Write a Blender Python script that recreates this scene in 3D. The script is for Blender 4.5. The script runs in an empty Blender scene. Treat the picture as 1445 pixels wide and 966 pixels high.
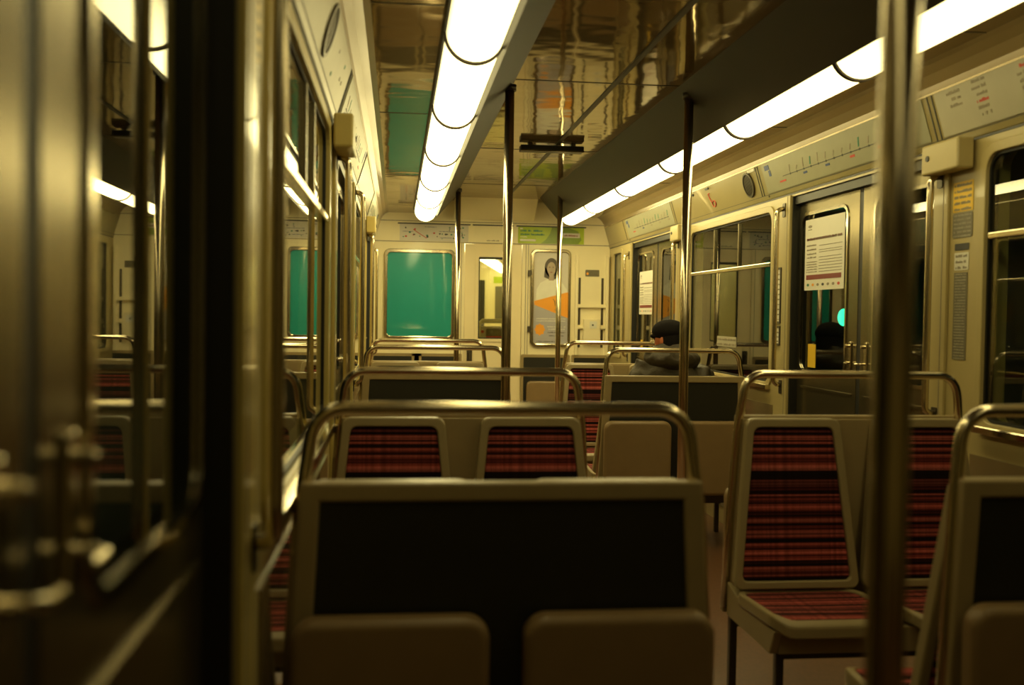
import bpy, bmesh, math, random
from mathutils import Vector, Matrix, noise
random.seed(7)
sc = bpy.context.scene
COL = sc.collection
E = 1.42                      # eye height above the floor
XL, XR, YE, YB = -0.25, 2.25, 10.45, -1.6
ZT, ZS = 1.18, 1.04           # centre ceiling, side ceiling (above eye)
BB, BT = 0.724, 0.935         # advertising band bottom and top (above eye)

# ---------------------------------------------------------------- camera
rho, yaw, pit = .015, math.radians(6.62), math.radians(1.613)
F = Vector((math.sin(yaw)*math.cos(pit), math.cos(yaw)*math.cos(pit), -math.sin(pit)))
Rt = Vector((math.cos(yaw), -math.sin(yaw), 0)); Up = Rt.cross(F)
r_ = Rt*math.cos(rho) + Up*math.sin(rho); u_ = Up*math.cos(rho) - Rt*math.sin(rho)
cd = bpy.data.cameras.new('camera'); cam = bpy.data.objects.new('camera', cd); COL.objects.link(cam)
m = Matrix((r_, u_, -F)).transposed().to_4x4(); m.translation = Vector((0, 0, E)); cam.matrix_world = m
cd.sensor_width = 36; cd.lens = 1405/1445*36; cd.clip_start = .05
cd.dof.use_dof = True; cd.dof.focus_distance = 6.5; cd.dof.aperture_fstop = 2.2
sc.camera = cam
# ---------------------------------------------------------------- world, exposure, lamp colour
w = bpy.data.worlds.new('night'); sc.world = w; w.use_nodes = True
w.node_tree.nodes['Background'].inputs[0].default_value = (.02, .025, .02, 1)
w.node_tree.nodes['Background'].inputs[1].default_value = .15
vs = sc.view_settings; vs.view_transform = 'Standard'; vs.look = 'None'; vs.gamma = 1; vs.use_curve_mapping = False
vs.exposure = 0.0
LAMP_COL = (1, .84, .36)
LAMP_TUBES = (1.4, 4.2, 5.5, 7.0, 10.5, 15.0, 19.0, 22.0)      # section strengths shaped so the light falls off towards the camera
LAMP_START = 0.6

# ---------------------------------------------------------------- materials
def mat(name, col, rough=.5, metal=0, var=.12, vscale=8, bump=0, bscale=40, coat=0, spec=.5):
    mt = bpy.data.materials.new(name); mt.use_nodes = True
    nt = mt.node_tree; b = nt.nodes['Principled BSDF']
    b.inputs['Roughness'].default_value = rough; b.inputs['Metallic'].default_value = metal
    b.inputs['Coat Weight'].default_value = coat; b.inputs['Coat Roughness'].default_value = .05
    b.inputs['Specular IOR Level'].default_value = spec
    tc = nt.nodes.new('ShaderNodeTexCoord'); n = nt.nodes.new('ShaderNodeTexNoise')
    n.inputs['Scale'].default_value = vscale; n.inputs['Detail'].default_value = 4
    nt.links.new(tc.outputs['Object'], n.inputs['Vector'])
    mx = nt.nodes.new('ShaderNodeMix'); mx.data_type = 'RGBA'
    mx.inputs[6].default_value = tuple(c*(1-var) for c in col)+(1,)
    mx.inputs[7].default_value = tuple(min(1, c*(1+var)) for c in col)+(1,)
    nt.links.new(n.outputs['Fac'], mx.inputs[0]); nt.links.new(mx.outputs[2], b.inputs['Base Color'])
    if bump:
        n2 = nt.nodes.new('ShaderNodeTexNoise'); n2.inputs['Scale'].default_value = bscale
        nt.links.new(tc.outputs['Object'], n2.inputs['Vector'])
        bp = nt.nodes.new('ShaderNodeBump'); bp.inputs['Strength'].default_value = bump
        bp.inputs['Distance'].default_value = .01
        nt.links.new(n2.outputs['Fac'], bp.inputs['Height']); nt.links.new(bp.outputs['Normal'], b.inputs['Normal'])
    return mt

def ceiling_mat():
    mt = mat('glossy_laminate', (.30, .22, .10), .06, .45, .15, 3)
    nt = mt.node_tree; b = nt.nodes['Principled BSDF']
    tc = nt.nodes.new('ShaderNodeTexCoord'); mp = nt.nodes.new('ShaderNodeMapping')
    mp.inputs['Scale'].default_value = (2.2, 3.2, 1)
    n = nt.nodes.new('ShaderNodeTexNoise'); n.inputs['Scale'].default_value = 1.6; n.inputs['Detail'].default_value = 1.5
    bp = nt.nodes.new('ShaderNodeBump'); bp.inputs['Strength'].default_value = .22; bp.inputs['Distance'].default_value = .012
    nt.links.new(tc.outputs['Object'], mp.inputs['Vector']); nt.links.new(mp.outputs['Vector'], n.inputs['Vector'])
    nt.links.new(n.outputs['Fac'], bp.inputs['Height']); nt.links.new(bp.outputs['Normal'], b.inputs['Normal'])
    return mt

def glass_mat(name='window_glass', tint=(.80, .84, .78), k=1.25):
    mt = bpy.data.materials.new(name); mt.use_nodes = True; nt = mt.node_tree; nt.nodes.clear()
    o = nt.nodes.new('ShaderNodeOutputMaterial'); mx = nt.nodes.new('ShaderNodeMixShader')
    t = nt.nodes.new('ShaderNodeBsdfTransparent'); t.inputs[0].default_value = tint+(1,)
    g = nt.nodes.new('ShaderNodeBsdfGlossy'); g.inputs['Roughness'].default_value = .015
    g.inputs[0].default_value = (.95, .95, .92, 1)
    fr = nt.nodes.new('ShaderNodeFresnel'); fr.inputs[0].default_value = 1.52
    mu = nt.nodes.new('ShaderNodeMath'); mu.operation = 'MULTIPLY'; mu.inputs[1].default_value = k; mu.use_clamp = True
    ge = nt.nodes.new('ShaderNodeNewGeometry'); iv = nt.nodes.new('ShaderNodeMath'); iv.operation = 'SUBTRACT'; iv.inputs[0].default_value = 1
    m2 = nt.nodes.new('ShaderNodeMath'); m2.operation = 'MULTIPLY'          # reflect once, on the entering face of the pane
    nt.links.new(ge.outputs['Backfacing'], iv.inputs[1]); nt.links.new(mu.outputs[0], m2.inputs[0]); nt.links.new(iv.outputs[0], m2.inputs[1])
    nt.links.new(fr.outputs[0], mu.inputs[0]); nt.links.new(m2.outputs[0], mx.inputs[0])
    nt.links.new(t.outputs[0], mx.inputs[1]); nt.links.new(g.outputs[0], mx.inputs[2]); nt.links.new(mx.outputs[0], o.inputs[0])
    return mt

def emit_mat(name, col, s):
    mt = bpy.data.materials.new(name); mt.use_nodes = True; nt = mt.node_tree; nt.nodes.clear()
    o = nt.nodes.new('ShaderNodeOutputMaterial'); e = nt.nodes.new('ShaderNodeEmission')
    e.inputs[0].default_value = col+(1,); e.inputs[1].default_value = s; nt.links.new(e.outputs[0], o.inputs[0])
    return mt

def lamp_mat(name, s):
    # ribbed diffuser over a tube: brightest where the cover faces down, dimmer at its flanks
    mt = emit_mat(name, LAMP_COL, s); nt = mt.node_tree; e = nt.nodes['Emission']
    g = nt.nodes.new('ShaderNodeNewGeometry'); sx = nt.nodes.new('ShaderNodeSeparateXYZ')
    mr = nt.nodes.new('ShaderNodeMapRange'); mr.inputs[1].default_value = .1; mr.inputs[2].default_value = -.9
    mr.inputs[3].default_value = .12*s; mr.inputs[4].default_value = s
    nt.links.new(g.outputs['True Normal'], sx.inputs[0]); nt.links.new(sx.outputs[2], mr.inputs[0]); nt.links.new(mr.outputs[0], e.inputs[1])
    return mt

def fabric_mat():
    mt = bpy.data.materials.new('striped_red_fabric'); mt.use_nodes = True; nt = mt.node_tree
    b = nt.nodes['Principled BSDF']; b.inputs['Roughness'].default_value = .9
    b.inputs['Specular IOR Level'].default_value = .15
    L = nt.links.new
    tc = nt.nodes.new('ShaderNodeTexCoord'); sx = nt.nodes.new('ShaderNodeSeparateXYZ'); L(tc.outputs['Object'], sx.inputs[0])
    s = nt.nodes.new('ShaderNodeMath'); s.operation = 'SUBTRACT'; L(sx.outputs[2], s.inputs[0]); L(sx.outputs[1], s.inputs[1])
    def noise1(src, scale, det, off=0):
        n = nt.nodes.new('ShaderNodeTexNoise'); n.noise_dimensions = '1D'; n.inputs['Scale'].default_value = scale
        n.inputs['Detail'].default_value = det; n.inputs['Roughness'].default_value = .7
        a = nt.nodes.new('ShaderNodeMath'); a.operation = 'ADD'; a.inputs[1].default_value = off
        L(src, a.inputs[0]); L(a.outputs[0], n.inputs['W']); return n.outputs['Fac']
    f1 = noise1(s.outputs[0], 26, 4, 3.1)
    rp = nt.nodes.new('ShaderNodeValToRGB'); rp.color_ramp.interpolation = 'LINEAR'
    el = rp.color_ramp.elements
    el[0].position = .40; el[0].color = (.012, .005, .004, 1)
    el[1].position = .475; el[1].color = (.045, .010, .008, 1)
    for p, c in ((.505, (.22, .036, .026, 1)), (.545, (.44, .085, .065, 1)), (.60, (.60, .16, .13, 1)), (.66, (.13, .025, .02, 1))):
        e = el.new(p); e.color = c
    L(f1, rp.inputs[0])
    f3 = noise1(s.outputs[0], 5.5, 1, 1.7)
    m3 = nt.nodes.new('ShaderNodeMapRange'); m3.inputs[1].default_value = .35; m3.inputs[2].default_value = .60
    m3.inputs[3].default_value = .30; m3.inputs[4].default_value = 1.15; L(f3, m3.inputs[0])
    f2 = noise1(sx.outputs[0], 45, 3, 9)
    mr = nt.nodes.new('ShaderNodeMapRange'); mr.inputs[1].default_value = .35; mr.inputs[2].default_value = .65
    mr.inputs[3].default_value = .62; mr.inputs[4].default_value = 1.15; L(f2, mr.inputs[0])
    mx = nt.nodes.new('ShaderNodeMix'); mx.data_type = 'RGBA'; mx.blend_type = 'MULTIPLY'; mx.inputs[0].default_value = 1
    L(rp.outputs[0], mx.inputs[6]); L(mr.outputs[0], mx.inputs[7]); my = nt.nodes.new('ShaderNodeMix'); my.data_type = 'RGBA'; my.blend_type = 'MULTIPLY'; my.inputs[0].default_value = 1
    L(mx.outputs[2], my.inputs[6]); L(m3.outputs[0], my.inputs[7]); L(my.outputs[2], b.inputs['Base Color'])
    return mt

M = dict(
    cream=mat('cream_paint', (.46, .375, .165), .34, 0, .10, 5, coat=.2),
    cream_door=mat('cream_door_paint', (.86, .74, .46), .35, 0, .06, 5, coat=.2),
    pillar=mat('pillar_paint', (.54, .43, .14), .28, 0, .08, 6, coat=.4),
    lower=mat('glossy_lower_panel', (.22, .16, .08), .10, 0, .15, 4, coat=.9),
    leaf=mat('door_leaf_metal', (.30, .255, .15), .24, .92, .12, 6),
    chrome=mat('polished_steel', (.62, .55, .40), .16, 1, .08, 10),
    rail=mat('brushed_steel_rail', (.72, .63, .45), .20, 1, .10, 12),
    endp=mat('brightened_end_cream', (.86, .77, .50), .36, 0, .05, 5, coat=.15),  # end wall cream, lightened to stand in for stronger light at the far end
    beige=mat('beige_plastic', (.33, .25, .12), .38, 0, .10, 14, bump=.05, bscale=180),
    shell=mat('beige_seat_shell', (.33, .26, .13), .36, 0, .10, 14),
    fold=mat('folding_seat_plastic', (.25, .165, .075), .38, 0, .12, 14, bump=.05, bscale=200),
    dark=mat('dark_panel', (.018, .017, .011), .42, 0, .2, 10),
    rubber=mat('black_rubber', (.012, .012, .010), .45, 0, .2, 10),
    leg=mat('dark_steel_leg', (.10, .085, .06), .35, .7, .15, 10),
    house=mat('lamp_housing_brown', (.022, .015, .007), .5, 0, .2, 6),
    floor=mat('brown_linoleum', (.13, .06, .028), .38, 0, .35, 60, coat=.1),
    ceil=ceiling_mat(),
    band=mat('satin_band_panel', (.28, .225, .09), .3, 0, .12, 5, coat=.3),
    cove=mat('satin_cove_laminate', (.24, .17, .07), .28, .15, .15, 3, bump=.1, bscale=4),
    fabric=fabric_mat(),
    glass=glass_mat(),
    green=mat('green_panel_gloss', (.0, .30, .265), .4, 0, .06, 5, coat=1),
    paper=mat('poster_paper', (.75, .72, .62), .5, 0, .04, 10),
    mapp=mat('map_paper', (.40, .37, .27), .4, 0, .08, 10),
    mapb=mat('map_print_blue_grey', (.29, .28, .18), .4, 0, .08, 10),
    ink=mat('dark_ink', (.05, .05, .05), .5), inkg=mat('grey_ink', (.28, .24, .17), .5),
    inkr=mat('red_ink', (.55, .06, .04), .5), inkgr=mat('green_ink', (.03, .20, .12), .5),
    inkblue=mat('blue_ink', (.04, .07, .20), .5),
    maroon=mat('maroon_print', (.22, .04, .03), .5),
    lime=mat('lime_green_print', (.42, .55, .02), .4, 0, .1, 6),
    lilac=mat('lilac_grey_print', (.42, .40, .42), .4, 0, .06, 8),
    pale=mat('pale_photo_print', (.62, .58, .50), .4, 0, .06, 8),
    hairp=mat('printed_hair', (.10, .08, .06), .5), face=mat('printed_skin', (.42, .33, .24), .5),
    orange=mat('orange_print', (.85, .36, .03), .45, 0, .06, 8),
    yellow=mat('yellow_sticker', (.85, .55, .03), .4, 0, .08, 8),
    stgrey=mat('grey_sticker', (.16, .14, .09), .4, 0, .3, 60),
    white=mat('white_sticker', (.75, .73, .62), .4),
    skin=mat('skin', (.52, .15, .05), .5, 0, .08, 30),
    cap=mat('black_wool', (.012, .010, .009), .95, 0, .3, 60, bump=.3, bscale=200, spec=.1),
    jacket=mat('dark_olive_jacket', (.055, .043, .024), .6, 0, .35, 14, bump=.8, bscale=22),
    trouser=mat('dark_trousers', (.03, .03, .035), .8),
    tunnel=mat('tunnel_concrete', (.05, .05, .045), .9, 0, .4, 2),
    lamp=emit_mat('next_car_diffuser', LAMP_COL, 14),
    ringm=mat('lamp_joint_ring', (.03, .02, .01), .8),
    glow=emit_mat('green_signal_lens', (.02, .9, .42), 3.0),
)

# ---------------------------------------------------------------- mesh building
class B:
    def __init__(s): s.v = []; s.f = []; s.m = []
    def face(s, idx, m=0): s.f.append(tuple(idx)); s.m.append(m)
    def box(s, x0, x1, y0, y1, z0, z1, m=0):
        k = len(s.v)
        s.v += [(x, y, z) for z in (z0, z1) for x, y in ((x0, y0), (x1, y0), (x1, y1), (x0, y1))]
        for q in ((0, 3, 2, 1), (4, 5, 6, 7), (0, 1, 5, 4), (1, 2, 6, 5), (2, 3, 7, 6), (3, 0, 4, 7)): s.face([k+i for i in q], m)
        return s
    def prism(s, loop, fn, d0, d1, m=0):             # filled outline between two depths
        k = len(s.v); n = len(loop)
        s.v += [fn(a, b, d0) for a, b in loop] + [fn(a, b, d1) for a, b in loop]
        s.face(range(k, k+n), m); s.face(range(k+n, k+2*n), m)
        for i in range(n): j = (i+1) % n; s.face((k+i, k+j, k+n+j, k+n+i), m)
        return s
    def ring(s, out, inn, fn, d0, d1, m=0):          # outline with a hole
        k = len(s.v); n = len(out)
        for lp, d in ((out, d0), (inn, d0), (out, d1), (inn, d1)): s.v += [fn(a, b, d) for a, b in lp]
        for i in range(n):
            j = (i+1) % n
            s.face((k+i, k+j, k+n+j, k+n+i), m); s.face((k+2*n+i, k+2*n+j, k+3*n+j, k+3*n+i), m)
            s.face((k+i, k+j, k+2*n+j, k+2*n+i), m); s.face((k+n+i, k+n+j, k+3*n+j, k+3*n+i), m)
        return s
    def tube(s, pts, r, m=0, seg=14, closed=False):
        P = [Vector(p) for p in pts]; n = len(P); k = len(s.v); prev = None
        rr_ = r if isinstance(r, (list, tuple)) else [r]*n
        for i, p in enumerate(P):
            if closed: t = (P[(i+1) % n]-P[i-1]).normalized()
            else: t = (P[min(i+1, n-1)]-P[max(i-1, 0)]).normalized()
            if prev is None:
                a = Vector((0, 0, 1)) if abs(t.z) < .9 else Vector((1, 0, 0)); nrm = t.cross(a).normalized()
            else: nrm = (prev - t*prev.dot(t)).normalized()
            prev = nrm; bn = t.cross(nrm)
            for q in range(seg):
                an = 2*math.pi*q/seg; s.v.append(tuple(p + (nrm*math.cos(an)+bn*math.sin(an))*rr_[i]))
        for i in range(n if closed else n-1):
            i2 = (i+1) % n
            for q in range(seg):
                q2 = (q+1) % seg; s.face((k+i*seg+q, k+i*seg+q2, k+i2*seg+q2, k+i2*seg+q), m)
        if not closed:
            s.face([k+q for q in range(seg)], m); s.face([k+(n-1)*seg+q for q in range(seg)], m)
        return s
    def ball(s, c, r, m=0, nu=20, nv=12, fn=None):
        k = len(s.v); r = r if isinstance(r, (list, tuple)) else (r, r, r)
        for i in range(nv+1):
            th = math.pi*i/nv
            for j in range(nu):
                ph = 2*math.pi*j/nu
                p = (math.sin(th)*math.cos(ph), math.sin(th)*math.sin(ph), math.cos(th))
                if fn: p = fn(*p)
                s.v.append((c[0]+r[0]*p[0], c[1]+r[1]*p[1], c[2]+r[2]*p[2]))
        for i in range(nv):
            for j in range(nu):
                j2 = (j+1) % nu; s.face((k+i*nu+j, k+(i+1)*nu+j, k+(i+1)*nu+j2, k+i*nu+j2), m)
        return s
    def build(s, name, mats, parent=None, smooth=False, bevel=0, bseg=2):
        if not isinstance(mats, (list, tuple)): mats = [mats]
        v = [Vector(p) for p in s.v]
        lo = Vector([min(p[i] for p in v) for i in range(3)]); hi = Vector([max(p[i] for p in v) for i in range(3)])
        o0 = Vector(((lo.x+hi.x)/2, (lo.y+hi.y)/2, lo.z))
        me = bpy.data.meshes.new(name); me.from_pydata([tuple(p-o0) for p in v], [], s.f)
        for mt in mats: me.materials.append(mt)
        for i, p in enumerate(me.polygons): p.material_index = s.m[i]
        bm = bmesh.new(); bm.from_mesh(me)
        bmesh.ops.remove_doubles(bm, verts=bm.verts, dist=1e-6)
        bmesh.ops.recalc_face_normals(bm, faces=bm.faces); bm.to_mesh(me); bm.free()
        if smooth:
            for p in me.polygons: p.use_smooth = True
        o = bpy.data.objects.new(name, me); COL.objects.link(o)
        if parent is not None:
            o.parent = parent; base = Vector((0, 0, 0)); q = parent
            while q is not None: base += q.location; q = q.parent
            o.location = o0 - base
        else: o.location = o0
        if bevel:
            b = o.modifiers.new('bevel', 'BEVEL'); b.width = bevel; b.segments = bseg; b.limit_method = 'ANGLE'; b.angle_limit = math.radians(40)
            b.harden_normals = False
        return o

def tag(o, label=None, cat=None, group=None, kind=None):
    if label: o['label'] = label
    if cat: o['category'] = cat
    if group: o['group'] = group
    if kind: o['kind'] = kind
    return o
def thing(name, loc, label, cat, group=None):
    o = bpy.data.objects.new(name, None); COL.objects.link(o); o.location = loc; o.empty_display_size = .1
    return tag(o, label, cat, group)
def struct(o): o['kind'] = 'structure'; return o
def copy_tree(o, parent=None):
    c = o.copy(); COL.objects.link(c)
    if parent is not None: c.parent = parent
    for ch in [x for x in COL.objects if x.parent == o]: copy_tree(ch, c)
    return c

def rr(x0, x1, y0, y1, r, n=6):
    P = []
    for cx, cy, a0 in ((x1-r, y1-r, 0), (x0+r, y1-r, 90), (x0+r, y0+r, 180), (x1-r, y0+r, 270)):
        for i in range(n+1):
            a = math.radians(a0+90*i/n); P.append((cx+r*math.cos(a), cy+r*math.sin(a)))
    return P
def rtrap(wt, wb, z0, z1, r, n=6, cx=0):
    P = []
    for x, z in rr(-1, 1, z0, z1, r, n):
        t = (z-z0)/(z1-z0); w_ = wb+(wt-wb)*t
        xx = max(-1, min(1, x)); sgn = 1 if x > 0 else -1
        P.append((cx + sgn*(w_-(1-abs(xx))), z))
    return P
def SIDE(s): return (lambda a, b, d: (XR-d, a, b+E)) if s > 0 else (lambda a, b, d: (XL+d, a, b+E))
def END(a, b, d): return (a, YE-d, b+E)
bl = math.hypot(.065, BT-BB)
def BAND(s):
    ux, uz = -.065/bl, (BT-BB)/bl
    if s > 0: return lambda a, b, d: (XR+ux*b-d*uz, a, BB+uz*b-d*(-ux)*-1*-1+E) if False else (XR+ux*b-d*uz, a, BB+uz*b+d*ux+E)
    return lambda a, b, d: (XL-ux*b+d*uz, a, BB+uz*b+d*ux+E)
def XZ(y): return lambda a, b, d: (a, y+d, b)

def scribble(mb, fn, a0, a1, b, h, d0, d1, m=0, rev=False):        # a line of unreadably small print
    a = a0
    while a < a1:
        wd = h*random.uniform(.35, .9)
        if random.random() < .15: a += h*.6; continue
        hh = h*random.choice((.7, .8, 1, 1))
        mb.prism([(a, b), (min(a+wd, a1), b), (min(a+wd, a1), b+hh), (a, b+hh)], fn, d0, d1, m)
        a += wd+h*.22

# ---------------------------------------------------------------- the car shell
W0, W1 = YB, YE
struct(B().box(XL-.1, XR+.1, YB-.05, YE+.05, -.06, 0).build('floor', M['floor']))
# central ceiling with narrow dark joints
cb = B(); cb.box(.56, 1.44, YB, YE, ZT+E, ZT+E+.05)
for y in (1.1, 3.05, 5.0, 7.1, 9.05): cb.box(.56, 1.44, y, y+.008, ZT+E-.002, ZT+E, 1)
cb.box(1.075, 1.10, YB, YE, ZT+E-.006, ZT+E, 1)
for s in (-1, 1):
    X = lambda off: 1.0+s*off
    prof = [(.835, ZS), (1.10, ZS), (1.125, ZS-.008), (1.155, ZS-.035), (1.178, ZS-.075), (1.186, BT)]
    k = len(cb.v); n = len(prof)
    for y in (YB, YE):
        cb.v += [(X(o), y, z+E) for o, z in prof] + [(X(o)+s*.02, y, z+E+.03) for o, z in prof]
    for i in range(n-1):
        cb.face((k+i, k+i+1, k+2*n+i+1, k+2*n+i), 0 if i == 0 else 3)
    for y in (3.4, 5.25, 7.6): cb.box(min(X(.84), X(1.10)), max(X(.84), X(1.10)), y, y+.006, ZS+E-.002, ZS+E, 1)
    x0, x1 = sorted((X(1.182), X(1.196)))
    cb.box(x0, x1, YB, YE, BT+E-.004, BT+E+.004, 2)
cb.box(XL-.15, XR+.15, YB, YE, ZT+E+.05, ZT+E+.09, 1)
struct(cb.build('ceiling', [M['ceil'], M['dark'], M['chrome'], M['cove']]))

DOORS = [(0.10, 1.60), (3.97, 5.52), (7.86, 9.42)]
WINS = [(1.93, 3.62), (5.80, 7.50)]
WT, WBm = .655, -.40          # window outer top / bottom
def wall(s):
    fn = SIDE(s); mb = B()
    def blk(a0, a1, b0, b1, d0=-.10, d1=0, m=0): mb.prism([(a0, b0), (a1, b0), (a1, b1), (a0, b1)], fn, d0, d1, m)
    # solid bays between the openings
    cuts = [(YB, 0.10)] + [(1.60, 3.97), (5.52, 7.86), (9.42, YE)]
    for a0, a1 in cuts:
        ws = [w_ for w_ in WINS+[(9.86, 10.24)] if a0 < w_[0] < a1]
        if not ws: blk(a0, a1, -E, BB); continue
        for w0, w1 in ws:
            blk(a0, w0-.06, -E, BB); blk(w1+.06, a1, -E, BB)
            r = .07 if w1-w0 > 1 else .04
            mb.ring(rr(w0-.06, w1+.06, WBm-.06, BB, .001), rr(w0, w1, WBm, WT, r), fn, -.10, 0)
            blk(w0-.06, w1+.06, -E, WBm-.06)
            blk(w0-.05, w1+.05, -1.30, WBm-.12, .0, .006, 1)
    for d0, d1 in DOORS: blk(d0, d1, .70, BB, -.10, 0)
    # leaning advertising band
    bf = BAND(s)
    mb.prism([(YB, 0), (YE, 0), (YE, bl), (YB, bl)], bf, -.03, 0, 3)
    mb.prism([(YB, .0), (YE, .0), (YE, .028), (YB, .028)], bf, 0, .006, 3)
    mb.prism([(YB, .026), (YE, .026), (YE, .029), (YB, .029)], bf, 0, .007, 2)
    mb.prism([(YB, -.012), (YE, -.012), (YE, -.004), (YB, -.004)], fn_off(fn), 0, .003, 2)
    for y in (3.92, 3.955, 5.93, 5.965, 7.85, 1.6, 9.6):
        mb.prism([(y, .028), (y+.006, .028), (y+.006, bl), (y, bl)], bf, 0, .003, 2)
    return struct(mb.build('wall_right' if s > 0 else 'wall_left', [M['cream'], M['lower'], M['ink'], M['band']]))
def fn_off(fn): return lambda a, b, d: fn(a, b+BB, d)
wall(1); wall(-1)
# wall behind the camera
struct(B().box(XL-.1, XR+.1, YB-.06, YB, 0, ZT+E).build('wall_back', M['cream']))

# end wall with the gangway door
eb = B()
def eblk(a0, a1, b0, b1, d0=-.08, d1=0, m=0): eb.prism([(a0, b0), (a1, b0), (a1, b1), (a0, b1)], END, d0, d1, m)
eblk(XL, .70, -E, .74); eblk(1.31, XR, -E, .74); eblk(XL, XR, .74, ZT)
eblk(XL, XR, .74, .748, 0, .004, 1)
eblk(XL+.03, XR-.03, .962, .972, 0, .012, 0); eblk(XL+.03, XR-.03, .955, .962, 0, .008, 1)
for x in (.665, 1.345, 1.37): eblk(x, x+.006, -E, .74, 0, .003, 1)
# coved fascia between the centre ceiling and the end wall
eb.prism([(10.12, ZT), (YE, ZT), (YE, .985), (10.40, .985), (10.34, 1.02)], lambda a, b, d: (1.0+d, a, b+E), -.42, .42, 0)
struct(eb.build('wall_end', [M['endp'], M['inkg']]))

def gangway():
    d = bpy.data.objects.new('door_gangway', None); d.name = 'door_7'; COL.objects.link(d); d.location = (1.0, YE, 0); d['kind'] = 'structure'
    mb = B(); mb.ring(rr(.705, 1.305, -E, .735, .001), rr(.845, 1.165, -.265, .605, .012), END, -.05, -.015)
    mb.build('door_leaf', M['cream_door'], d)
    mb = B(); mb.ring(rr(.815, 1.195, -.29, .635, .02), rr(.85, 1.16, -.26, .60, .012), END, -.015, -.005)
    mb.build('window_rim', M['cream_door'], d)
    mb = B(); mb.ring(rr(.85, 1.16, -.26, .60, .012), rr(.862, 1.148, -.248, .575, .012), END, -.04, -.012)
    mb.build('window_seal', M['rubber'], d)
    B().prism(rr(.855, 1.155, -.255, .59, .01), END, -.035, -.03).build('window_pane', M['glass'], d)
    h = B(); h.prism(rr(.735, .79, -.52, -.36, .01), END, -.015, .005); h.tube([END(.762, -.40, 0), END(.762, -.40, .04), END(.762, -.48, .045)], .011)
    h.build('door_handle', M['leg'], d)
gangway()

# ---------------------------------------------------------------- side windows and doors
wn = [0]
def window(s, w0, w1, small=False):
    wn[0] += 1; fn = SIDE(s)
    o = bpy.data.objects.new('window_%d' % wn[0], None); COL.objects.link(o); o['kind'] = 'structure'
    o.location = fn((w0+w1)/2, WBm, 0)
    r = .07 if not small else .04
    B().ring(rr(w0-.028, w1+.028, WBm-.028, WT+.028, r+.02), rr(w0+.012, w1-.012, WBm+.012, WT-.012, r), fn, -.04, .010).build('window_frame', M['pillar'] if s < 0 else M['cream'], o, bevel=.004)
    B().ring(rr(w0+.012, w1-.012, WBm+.012, WT-.012, r), rr(w0+.022, w1-.022, WBm+.022, WT-.022, r-.008), fn, -.04, -.006).build('window_seal', M['rubber'], o)
    B().prism(rr(w0+.02, w1-.02, WBm+.02, WT-.02, r), fn, -.017, -.012).build('window_pane', M['glass'], o)
    if not small:
        b = B(); b.prism([(w0+.03, .315), (w1-.03, .315), (w1-.03, .340), (w0+.03, .340)], fn, -.02, .006)
        b.build('sliding_vent_rail', M['chrome'], o, bevel=.004)
        mid = w0+.36*(w1-w0) if s > 0 else w0+.5*(w1-w0)
        b = B()
        for y in (mid, w0+.66*(w1-w0)):
            b.prism([(y, .34), (y+.022, .34), (y+.022, WT-.03), (y, WT-.03)], fn, -.02, .0)
        b.build('vent_mullion', M['leaf'], o)
        b = B(); b.prism([(w0, WBm-.03), (w1, WBm-.03), (w1, WBm), (w0, WBm)], fn, .0, .035)
        b.build('window_sill', M['chrome'], o, bevel=.004)
for s in (-1, 1):
    for w0, w1 in WINS: window(s, w0, w1)
    window(s, 9.86, 10.24, True)

dn = [0]
def door(s, y0, y1):
    dn[0] += 1; fn = SIDE(s)
    o = bpy.data.objects.new('door_%d' % dn[0], None); COL.objects.link(o); o['kind'] = 'structure'
    o.location = fn((y0+y1)/2, -E, -.05)
    j = B()
    for a0, a1 in ((y0, y0+.012), (y1-.012, y1)): j.prism([(a0, -E), (a1, -E), (a1, .70), (a0, .70)], fn, -.10, -.002)
    j.prism([(y0, .655), (y1, .655), (y1, .70), (y0, .70)], fn, -.10, -.012)
    j.build('door_jamb', M['rubber'], o)
    ym = (y0+y1)/2
    for a0, a1, far in ((y0+.014, ym-.02, 0), (ym+.02, y1-.014, 1)):
        g0, g1 = (a0+.035, a1-.13) if not far else (a0+.13, a1-.035)
        lf = B(); lf.ring(rr(a0, a1, -E+.01, .655, .001), rr(g0, g1, -.29, .585, .06), fn, -.09, -.045)
        for b_ in (-.39, -1.15): lf.prism([(a0+.05, b_), (a1-.05, b_), (a1-.05, b_+.012), (a0+.05, b_+.012)], fn, -.045, -.038)
        lf = lf.build('door_leaf', M['leaf'], o)
        B().ring(rr(g0-.013, g1+.013, -.303, .598, .07), rr(g0+.004, g1-.004, -.286, .581, .055), fn, -.046, -.039).build('glass_rim', M['chrome'], lf)
        B().prism(rr(g0-.005, g1+.005, -.295, .59, .06), fn, -.053, -.048).build('door_pane', M['glass'], lf)
        e = (ym-.02) if not far else (ym+.02)
        sg = -1 if not far else 1
        rb = B(); q0, q1 = sorted((e, e-sg*.024)); q0 = max(q0, ym-.012) if far else q0; q1 = min(q1, ym+.012) if not far else q1
        rb.prism([(min(e, ym), -E+.01), (max(e, ym), -E+.01), (max(e, ym), .655), (min(e, ym), .655)], fn, -.09, -.047)
        rb.build('edge_seal', M['rubber'], lf)
        h0 = e+sg*.065
        h = B(); h.prism(rr(h0-.014, h0+.014, -.255, -.11, .010), fn, -.045, -.037)
        h.tube([fn(h0, -.22, -.045), fn(h0, -.22, -.015), fn(h0-sg*.008, -.22, -.009), fn(h0-sg*.045, -.222, -.009)], .006)
        h.tube([fn(h0, -.135, -.045), fn(h0, -.135, -.015)], .008)
        h.build('door_latch', M['chrome'], lf, smooth=False, bevel=.003)
for s in (-1, 1):
    for d in DOORS: door(s, *d)

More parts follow.
